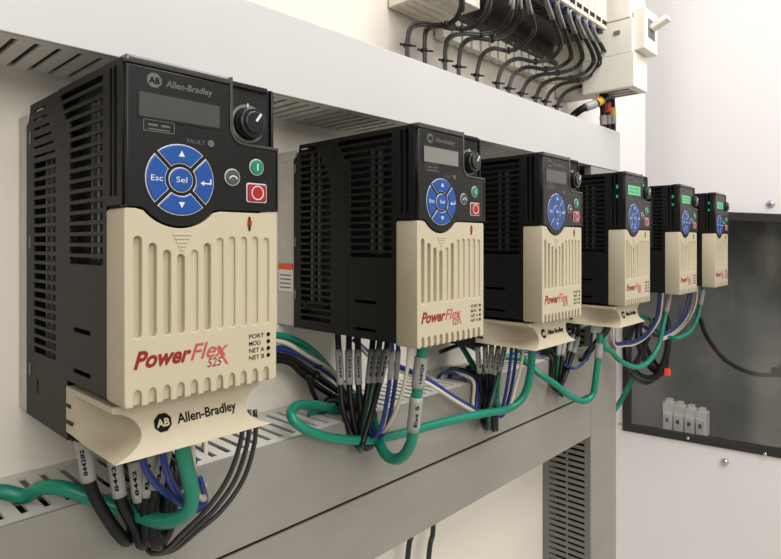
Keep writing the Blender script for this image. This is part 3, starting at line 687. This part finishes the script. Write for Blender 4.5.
# ------------------------------------------------------------------ top row: boxes, rail, modules, breaker
tb = tag(empty('terminal_box', (498, 478, 281)), 'white flat terminal box at the upper left of the module row', 'terminal box')
obj('box_body', bx(0,78,-78,0,0,140,1.2), 'white_plastic', tb)
obj('underside_rib', boxes([(4,74,-70+12*k,-68+12*k,-1.2,0.2) for k in range(6)]), 'cream_plastic', tb)
rl = tag(empty('mounting_rail', (580, 478, 300)), 'dark slotted metal rail behind the row of modules', 'rail')
holes = [rrect(8+24*k,20+24*k,12,18,2.5,3) for k in range(12)]
rm = front_plate([rect(0,312,0,36)]+holes, -9, -7); obj('rail_web', rm, 'rail', rl)
obj('rail_flange', boxes([(0,312,-16,-14,-4,4),(0,312,-16,-14,32,40),(0,312,-14,-9,3,4.5),(0,312,-14,-9,31.5,33)]), 'rail', rl)
obj('rail_screw', boxes([(22+48*k,27+48*k,-18,-16,-2.5,2.5) for k in range(6)], 0.8), 'steel', rl)
NM = 14
mod_b = bx(-10.6,10.6,-88,-18,28,150,0.8); mod_f = bx(-9.4,9.4,-103,-88,34,150,0.8)
mod_t = boxes([(-7,-1,-104,-103,40,46),(1,7,-104,-103,40,46)]); mod_u = bx(-8,8,-98,-91,29,34,0.6)
mod_c = boxes([(-8,8,-15.5,-2,-34,-5)], 0.7); mod_n = boxes([(-7.5,-1.5,-80,-62,26.8,28.1),(1.5,7.5,-80,-62,26.8,28.1)])
for k in range(NM):
    x = 592+21.8*k
    t = tag(empty('relay_module', (x, 478, 300)), 'cream relay module in the row on the dark rail, number %d from the left' % (k+1), 'relay module', 'relay modules on the dark rail')
    t['label'] = ('cream relay module on the dark rail, %s from the white breaker' % ['next','second','third','fourth','fifth','sixth','seventh','eighth','ninth','tenth','eleventh','twelfth','thirteenth','fourteenth'][NM-1-k])
    obj('module_body', mod_b, 'rail', t); obj('front_block', mod_f, 'cream_plastic', t); obj('terminal_hole', mod_t, 'core', t)
    obj('blue_terminal', mod_u, 'blue_dark', t); obj('rail_clip', mod_c, 'white_plastic', t); obj('contact_slot', mod_n, 'core', t)
UW = [[(45,150),(46,110),(56,74),(90,64),(130,70),(168,58),(186,30),(190,0)],
      [(92,170),(92,120),(96,84),(122,68),(165,76),(215,74),(248,48),(265,0)],
      [(147,185),(148,130),(160,100),(195,90),(245,92),(292,80),(318,45),(325,0)],
      [(183,200),(186,150),(196,118),(225,102),(275,106),(322,85),(347,40),(345,0)],
      [(232,220),(236,180),(250,145),(280,130),(320,136),(360,118),(385,75),(368,0)],
      [(288,240),(292,205),(308,175),(342,158),(392,166),(436,154),(456,110),(418,0)],
      [(318,252),(322,225),(335,198),(368,181),(420,186),(466,174),(485,138),(448,20)],
      [(352,265),(358,240),(374,216),(404,201),(452,196),(500,180),(515,140),(480,45)],
      [(390,275),(394,255),(408,230),(440,213),(486,210),(530,190),(545,150),(505,60)],
      [(417,285),(421,265),(435,243),(464,225),(506,216),(545,198),(562,152),(525,70)],
      [(447,298),(452,278),(468,252),(496,236),(534,226),(566,196),(580,150),(545,80)]]
YS = [447,447,445,438,425,408,392,383]
for k, q in enumerate(UW):
    pts = [P(390+u/2.693, v/2.693, Yk) for (u, v), Yk in zip(q, YS)]
    pts = [pts[0]+V3((0,0,-60))]+pts
    e = pts[-1]
    if e.x < 576: pts += [V3((e.x, 384, 330)), V3((e.x, 404, 338))]
    else: pts.append(V3((e.x, 382, max(e.z+15, 322))))
    t = tag(empty('control_wire_pair', pts[0]), 'pair of dark wires curving up from the pale duct, %s from the left' % ['first','second','third','fourth','fifth','sixth','seventh','eighth','ninth','tenth','last'][k], 'wires', 'wire pairs above the pale duct')
    base = pts[0]
    path = catmull(pts, 7)
    for j, off in enumerate((V3((-1.7,-1.0,0.6)), V3((1.7,1.0,-0.6)), V3((0.4,-1.8,-1.6)))):
        pj = [p+off*(1.0 if i_ < len(path)*0.72 else 1.9) for i_, p in enumerate(path)]
        st = obj('strand', tube_mesh(pj, 1.7, 7, base), 'wire_grey', t)
        if k >= 2:
            n0 = int(len(pj)*0.84); obj('ferrule_sleeve', tube_mesh(pj[n0:], 1.95, 7, base), 'sleeve', st)
    for s in (0.155, 0.56):
        i_ = int(len(path)*s); c0 = path[i_]; d = (path[i_+1]-path[i_-1]).normalized()
        tt = obj('cable_tie', tube_mesh([c0-d*1.6, c0+d*1.6], 4.6, 10, base), 'tie', t)
        obj('tie_tail', tube_mesh([c0+V3((3,-2,0)), c0+V3((9.5,-6,0))], 1.2, 6, base), 'tie', tt)
        obj('tie_head', tube_mesh([c0+V3((-3,1,0)), c0+V3((-8,3,0))], 1.4, 6, base), 'tie', tt)
# circuit breaker
br = tag(empty('circuit_breaker', (905, 478, 244)), 'large white circuit breaker with toggle handle at the end of the row', 'circuit breaker')
bo = (-905, -478, -244)
obj('lower_block', bx(905,962,340,425,244,298,1.5), 'white_plastic', br, bo)
obj('middle_block', bx(906,961,343,425,298.6,352,1.2), 'white_plastic', br, bo)
obj('upper_block', bx(905,962,346,425,352.6,460,1.5), 'white_plastic', br, bo)
obj('base_plate', bx(914,962,425,478,250,460,1.0), 'cream_plastic', br, bo)
obj('underside_slot', boxes([(914+16*k,924+16*k,352,400,243.6,244.4) for k in range(3)]), 'greyprint', br, bo)
es = obj('toggle_frame', boxes([(912,968,326,344,302,366)], 1.5), 'white_plastic', br, bo)
obj('toggle_recess', bx(925,955,325.6,327,322,352), 'greyprint', es, (0,0,0))
hm = boxes([(-9,9,-26,2,-4,4)], 1.5); hm.transform(Matrix.Rotation(math.radians(-24),4,'X'))
obj('toggle_handle', hm, 'white_plastic', br, V3((940,324,339))+V3(bo))
obj('side_mark', bx(904.6,905.2,362,372,330,336), 'greyprint', br, bo)
cable('breaker_cable', 'thick black cable bending left from the white breaker into the duct', [P(612,88,392), P(606,96,395), P(597,103,402), P(584,108,415), P(574,115,430), P(568,124,436), P(566,140,438)], 6.0, 'wire_black', 'cables under the white breaker', 'cable', [(38,48,'yellow',None),(52,72,'sleeve',None)])
for k in range(3):
    px = 602.5+4.9*k
    cable('breaker_cable', 'black cable dropping straight from the breaker to the duct, %s' % ['left one','middle one with red tape','right one with yellow tape'][k], [P(px-1,88,398), P(px,100,399), P(px+0.5,118,401), P(px+1,134,402), P(px+0.5,150,403)], 4.6, 'wire_black', 'cables under the white breaker', 'cable',
          [(16+8*k,32+8*k,('wire_black','red_tape','yellow')[k],None),(44,60,'sleeve',None)])

# ------------------------------------------------------------------ things behind the window
tb2 = tag(empty('terminal_block', PX(684,431,XW+60)), 'pale block of four stepped terminals behind the smoky window', 'terminal block')
for k in range(4):
    y_ = 46-25*k
    obj('terminal', boxes([(-14,14,y_-24.7,y_-0.2,0,66-3*k),(-10,10,y_-19,y_-6,66-3*k,74-3*k),(-20,-14,y_-22,y_-3,0,40)], 1.5), 'bright_white', tb2)
    obj('clamp_hole', boxes([(-20.6,-19.6,y_-16,y_-9,20,30)]), 'greyprint', tb2)
cable('window_cable', 'black cable sagging behind the smoky window', [PX(700,318,XW+50), PX(706,335,XW+50), PX(722,357,XW+50), PX(745,371,XW+50), PX(768,375,XW+50), PX(800,372,XW+55)], 5.0, 'wire_black', None, 'cable')
tag(obj('cable_plug', boxes([(-14,14,-30,0,-12,14),(-8,8,0,14,-7,7)], 3.0), 'wire_black', None, PX(779,371,XW+52)), 'black plug at the end of the cable behind the window', 'plug')
